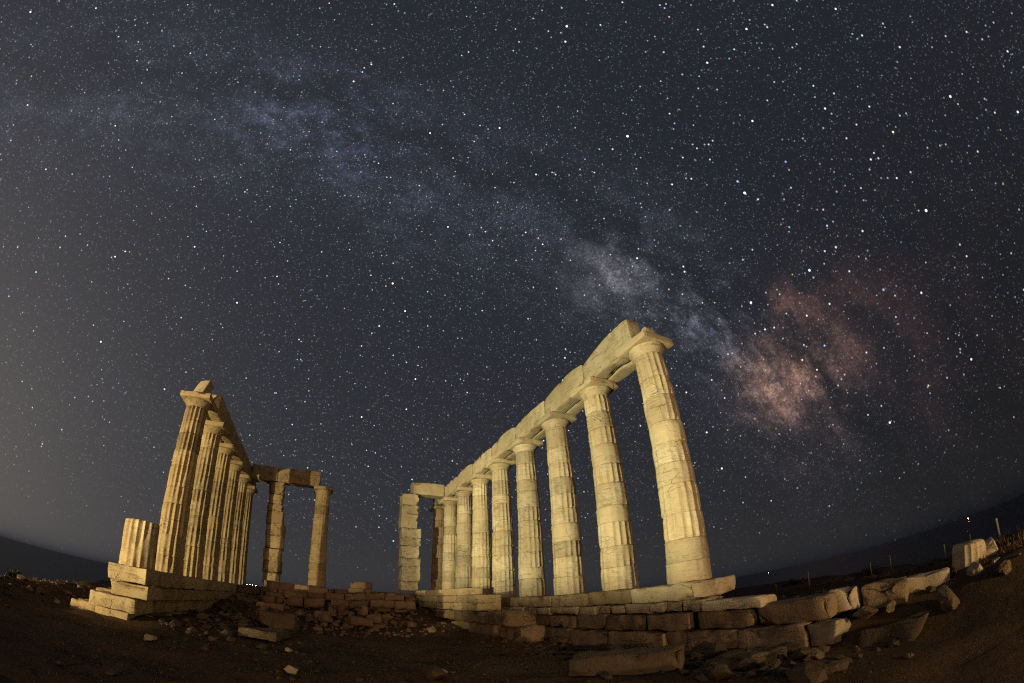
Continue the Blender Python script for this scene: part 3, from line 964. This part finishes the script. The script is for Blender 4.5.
# ------------------------------------------------------------------ loose rocks one can point to
LOOSE = [
    (3.7, 2.05, 0.11, 'light stone at the corner of the flat grey slab', 'marble'),
    (4.3, 4.6, 0.13, 'pale stone on the ground in front of the stepped platform', 'grey'),
    (2.4, 5.0, 0.14, 'pale flat stone in the dark before the stacked block pile', 'marble'),
    (3.6, 3.9, 0.10, 'small pale stone between platform and flat grey slab', 'grey'),
    (0.7, 1.8, 0.10, 'light stone low on the bare soil, alone', 'marble'),
    (1.0, -0.9, 0.10, 'whitish stone in the dark before the straight-edged block', 'marble'),
    (1.8, -4.7, 0.10, 'yellow stone at the foot of the foundation wall', 'found'),
    (-2.6, -3.9, 0.17, 'grey rock behind the tilted slab in the hollow', 'grey'),
    (-3.3, -4.3, 0.15, 'pale rock in the rubble below the broken wall', 'grey'),
    (-3.75, -4.8, 0.16, 'lumpy rock next to the large smooth block', 'grey'),
    (-5.25, -4.7, 0.06, 'reddish pebble on the dark ground below the large grey block', 'rubble'),
    (3.9, 8.55, 0.12, 'bright stone beside the lowest bright end block', 'marble'),
    (4.3, 9.4, 0.17, 'reddish stone on the lit rim north of the steps', 'rubble'),
    (4.2, 10.2, 0.13, 'yellow stone high on the lit rim', 'marble'),
    (3.0, 10.6, 0.22, 'large reddish stone at the top of the lit rim', 'rubble'),
]
for x, y, s, lab, mt in LOOSE:
    rock(lab, x, y, (s * rng.uniform(1.0, 1.4), s * rng.uniform(1.0, 1.5), s * 0.7), M[mt], group='loose rocks on the soil', rz=rng.uniform(0, 180))


def gravel():
    """the rubble nobody could count: chips and small stones over the hollow"""
    r = random.Random(4)
    protos = [rock_mesh(1, 1, 0.7, 300 + i * 3.1, sub=1, jag=0.35) for i in range(8)]
    zones = [(620, (-5, 10), (-5.4, 5.4), 0.045), (240, (-4.5, 6), (-5.5, -3.6), 0.09), (260, (-7, 2), (-12, -6.8), 0.06),
             (150, (1, 9), (8.2, 12.5), 0.05), (160, (4, 12), (3.6, 5.8), 0.08)]
    red = [(420, (9, 16.5), (-4.2, 5.5), 0.085), (90, (10.5, 14.5), (-3.5, 3.5), 0.16), (160, (2, 8), (9, 12.5), 0.06)]
    for zs, mat, lab in ((zones, M['grey'], 'small stones and chips strewn over the soil'), (red, M['rubble'], 'reddish rubble heaped below the inner porch and on the rim')):
        V, F = [], []
        for n, (xa, xb), (ya, yb), s in zs:
            for _ in range(n):
                x, y = r.uniform(xa, xb), r.uniform(ya, yb)
                if math.hypot(x - CX, y - CY) < 3.5:
                    continue
                k = s * math.exp(r.gauss(0, 0.55))
                v, f = r.choice(protos)
                a = r.uniform(0, 2 * PI)
                c, sn = math.cos(a), math.sin(a)
                z = ground(x, y) - 0.2 * k
                b = len(V)
                V += [(x + k * (p[0] * c - p[1] * sn) * 1.2, y + k * (p[0] * sn + p[1] * c), z + k * p[2] * 0.8) for p in v]
                F += [tuple(b + q for q in ff) for ff in f]
        tag(obj('rubble', V, F, mat, smooth=False), lab, 'rubble', kind='stuff')


def grass():
    r = random.Random(9)
    V, F = [], []
    zones = [(2600, (-7.5, 6), (-14, -7.2), 0.16), (1500, (0.5, 9), (8.6, 13), 0.13), (900, (-3, 9), (-4.5, 5), 0.08), (500, (3, 9), (-5.0, -3.9), 0.14)]
    for n, (xa, xb), (ya, yb), h in zones:
        for _ in range(n):
            x, y = r.uniform(xa, xb), r.uniform(ya, yb)
            if nz((x * 0.9, y * 0.9, 0), 12.0) < -0.02 or math.hypot(x - CX, y - CY) < 4:
                continue
            z = ground(x, y) - 0.01
            for _b in range(3):
                hh = h * r.uniform(0.4, 1.3)
                a = r.uniform(0, 2 * PI)
                lx, ly = math.cos(a) * hh * 0.5, math.sin(a) * hh * 0.5
                w = 0.006
                px, py = x + r.uniform(-.05, .05), y + r.uniform(-.05, .05)
                b = len(V)
                V += [(px - w * math.sin(a), py + w * math.cos(a), z), (px + w * math.sin(a), py - w * math.cos(a), z), (px + lx, py + ly, z + hh)]
                F.append((b, b + 1, b + 2))
    tag(obj('dry_grass', V, F, M['grass'], smooth=False), 'thin dry grass on the soil and the banks', 'grass', kind='stuff')


def shrub(x, y, w, h, label):
    r = random.Random(int(x * 100 + y * 10))
    t = thing('shrub', label, 'shrub', (x, y, ground(x, y)), 'low dark shrubs on the rim')
    V, F, TV, TF = [], [], [], []
    for _ in range(22):
        a, e = r.uniform(0, 2 * PI), r.uniform(0.15, 1.4)
        L = r.uniform(0.5, 1.0)
        tip = Vector((math.cos(a) * math.cos(e) * w * L, math.sin(a) * math.cos(e) * w * L, math.sin(e) * h * L))
        b = len(TV)
        s = Vector((-math.sin(a), math.cos(a), 0)) * 0.008
        u = Vector((0, 0, 0.012))
        TV += [s, -s, u, tip]
        TF += [(b, b + 1, b + 3), (b + 1, b + 2, b + 3), (b + 2, b, b + 3)]
        for _l in range(34):
            c = tip * r.uniform(0.35, 1.05) + Vector((r.gauss(0, 1) * w * 0.1, r.gauss(0, 1) * w * 0.1, r.gauss(0, 1) * h * 0.1))
            c.z = max(c.z, 0.01)
            q = Vector((r.gauss(0, 1), r.gauss(0, 1), r.gauss(0, 1))).normalized() * 0.035
            p = q.cross(Vector((r.gauss(0, 1), r.gauss(0, 1), r.gauss(0, 1)))).normalized() * 0.016
            b = len(V)
            V += [c - q, c + p, c + q, c - p]
            F.append((b, b + 1, b + 2, b + 3))
    obj('foliage', V, F, M['shrub'], t, smooth=False)
    obj('stem', TV, TF, M['twig'], t, smooth=False)


gravel()
grass()
shrub(3.0, 11.0, 0.75, 0.42, 'broad low dark shrub at the outer end of the lit rim')
shrub(4.4, 10.6, 0.45, 0.30, 'smaller dark shrub on the rim toward the stacked blocks')
shrub(-2.2, -13.5, 0.7, 0.35, 'low shrub on the far bank behind the long yellow block')
shrub(2.6, -17.0, 0.8, 0.35, 'low shrub far out on the bank near the thin posts')


# ------------------------------------------------------------------ posts, distant lights
def post_mesh(h, r):
    V, F, S = [], [], 10
    prof = [(r, 0), (r, h - 0.05), (r * 1.25, h - 0.045), (r * 1.25, h - 0.01), (r * 0.7, h)]
    for q, z in prof:
        for k in range(S):
            a = 2 * PI * k / S
            V.append((q * math.cos(a), q * math.sin(a), z))
    for i in range(len(prof) - 1):
        for k in range(S):
            k2 = (k + 1) % S
            F.append((i * S + k, i * S + k2, (i + 1) * S + k2, (i + 1) * S + k))
    F.append(tuple((len(prof) - 1) * S + k for k in range(S)))
    return V, F


for x, y, h, r_, lab, tx in ((-6.72, -12.6, 0.85, 0.034, 'tallest white post on the bank past the fluted drum', 6),
                             (-4.98, -12.5, 0.42, 0.018, 'thin white post just before the fluted drum', 3),
                             (-5.79, -12.6, 0.55, 0.014, 'thin dim post behind the fluted drum', -2),
                             (0.1, -13.4, 0.62, 0.02, 'thin far post on the skyline past the near end of the long colonnade', 2),
                             (1.6, -13.6, 0.45, 0.016, 'faint far post close to the near end of the long colonnade', 0),
                             (-2.4, -13.0, 0.5, 0.014, 'faint post on the skyline above the long yellow block', 2),
                             (-3.0, -13.4, 0.55, 0.014, 'faint post on the skyline before the fluted drum', -2)):
    v, f = post_mesh(h, r_)
    o = tag(obj('fence_post', v, f, M['post'] if h > 0.8 else M['post_dim']), lab, 'post', 'thin fence posts on the bank')  # dimness painted in: shorter posts get the darker colour
    o.location = (x, y, ground(x, y) - 0.05)
    o.rotation_euler = (R(tx), R(tx * 0.5), 0)


def boat(label, loc, mat):
    t = thing('boat', label, 'boat', loc, 'distant boats with lights')
    L, B, H = 9.0, 1.6, 1.3
    V, F = [], []
    n = 10
    for i in range(n + 1):
        u = i / n
        w = B * math.sin(PI * min(1, 0.12 + u * 0.88)) ** 0.6
        V += [(-L / 2 + L * u, -w, H + 0.5 * u * u), (-L / 2 + L * u, -w * 0.5, 0), (-L / 2 + L * u, w * 0.5, 0), (-L / 2 + L * u, w, H + 0.5 * u * u)]
    for i in range(n):
        a, b = i * 4, i * 4 + 4
        F += [(a, a + 1, b + 1, b), (a + 1, a + 2, b + 2, b + 1), (a + 2, a + 3, b + 3, b + 2), (a + 3, a, b, b + 3)]
    F += [(0, 3, 2, 1), (n * 4, n * 4 + 1, n * 4 + 2, n * 4 + 3)]
    obj('hull', V, F, M['hull'], t)
    v, f = block_mesh(2.6, 1.8, 1.7, 3.0, edge=0.1, rough=0.0, chip=0.0, skew=0.0, step=0.6)
    c = obj('cabin', v, f, M['hull'], t)
    c.location = (-0.8, 0, H)
    v, f = post_mesh(3.2, 0.08)
    q = obj('mast', v, f, M['steel'], t)
    q.location = (0.2, 0, H)
    v, f = rock_mesh(0.9, 0.9, 0.9, 1.0, sub=2, jag=0.0)
    q = obj('lamp', v, f, mat, t)
    q.location = (0.2, 0, H + 3.2)
    return t


for lab, loc, mt in (('ship with an orange lamp far out on the dark sea', (286.0, -5993.0, -60.0), M['lamp_warm']),
                     ('faint ship with a pale lamp far out past the near end of the long colonnade', (2920.0, -5236.0, -60.0), M['lamp_pale'])):
    boat(lab, loc, mt).scale = (6, 6, 6)


def far_coast():
    V, F, n, m_ = [], [], 40, 8
    for j in range(m_ + 1):
        q = j / m_
        for k in range(n):
            a = 2 * PI * k / n
            rr = math.cos(q * PI / 2) * (1 + 0.15 * nz((math.cos(a) * 2, math.sin(a) * 2, q * 3), 3.0))
            V.append((2640 + 170 * rr * math.cos(a), 420 + 120 * rr * math.sin(a), -64 + 70 * math.sin(q * PI / 2)))
    for j in range(m_):
        for k in range(n):
            k2 = (k + 1) % n
            F.append((j * n + k, j * n + k2, (j + 1) * n + k2, (j + 1) * n + k))
    tag(obj('hills', V, F, M['soil']), kind='structure')


far_coast()
for k, (dy, h) in enumerate(((-34, 6), (-14, 8), (4, 7), (22, 6))):
    t = thing('shore_lamp', 'tiny white lamp in the row on the far shore, past the shorter colonnade', 'lamp', (2630.0, 420.0 + dy, 4.5), 'row of tiny lamps on the far shore')
    v, f = post_mesh(h, 0.3)
    obj('mast', v, f, M['steel'], t)
    v, f = rock_mesh(1.4, 1.4, 1.4, 1.0, sub=2, jag=0.0)
    q = obj('lamp_head', v, f, M['lamp_white'], t)
    q.location = (0, 0, h)


def floodlight(label, loc, target, slope):
    """a lamp housing on its bracket with a long lower visor, added unseen to keep its beam off the ground"""
    t = thing('floodlight', label, 'floodlight', loc, 'floodlights of the ruin')
    d = (Vector(target) - Vector(loc))
    t.rotation_euler = (0, 0, math.atan2(d.y, d.x))
    v, f = block_mesh(0.22, 0.5, 0.4, 2.0, edge=0.02, rough=0.0, chip=0.0, skew=0.0)
    o = obj('housing', v, f, M['steel'], t)
    o.location = (-0.28, 0, -0.2)
    v, f = block_mesh(0.06, 0.62, 0.7, 2.0, edge=0.01, rough=0.0, chip=0.0, skew=0.0)
    o = obj('bracket', v, f, M['steel'], t)
    o.location = (-0.31, 0, -0.85)
    v, f = block_mesh(0.9, 2.2, 0.02, 2.0, edge=0.004, rough=0.0, chip=0.0, skew=0.0)
    o = obj('visor', v, f, M['steel'], t)  # added out of view to block the lower part of the beam
    zf, zb = slope * 0.9, -0.06
    o.location = (0.45, 0, (zf + zb) / 2 - 0.02)
    o.rotation_euler = (0, -math.atan2(zf - zb, 0.9), 0)


floodlight('steel floodlight with a visor added to cut its low light, aimed at the long colonnade', (-2.6, 9.8, -0.80), (1.75, -2.0, 0), 0.060)
floodlight('steel floodlight with a visor added to cut its low light, aimed at the shorter colonnade', (-6.0, 18.5, -0.30), (12.0, 5.4, 0), -0.062)
floodlight('lone steel floodlight at the edge of the bank, aimed at the broken wall end', (-12.0, -5.0, -0.60), (-1.0, -6.8, 0), -0.035)
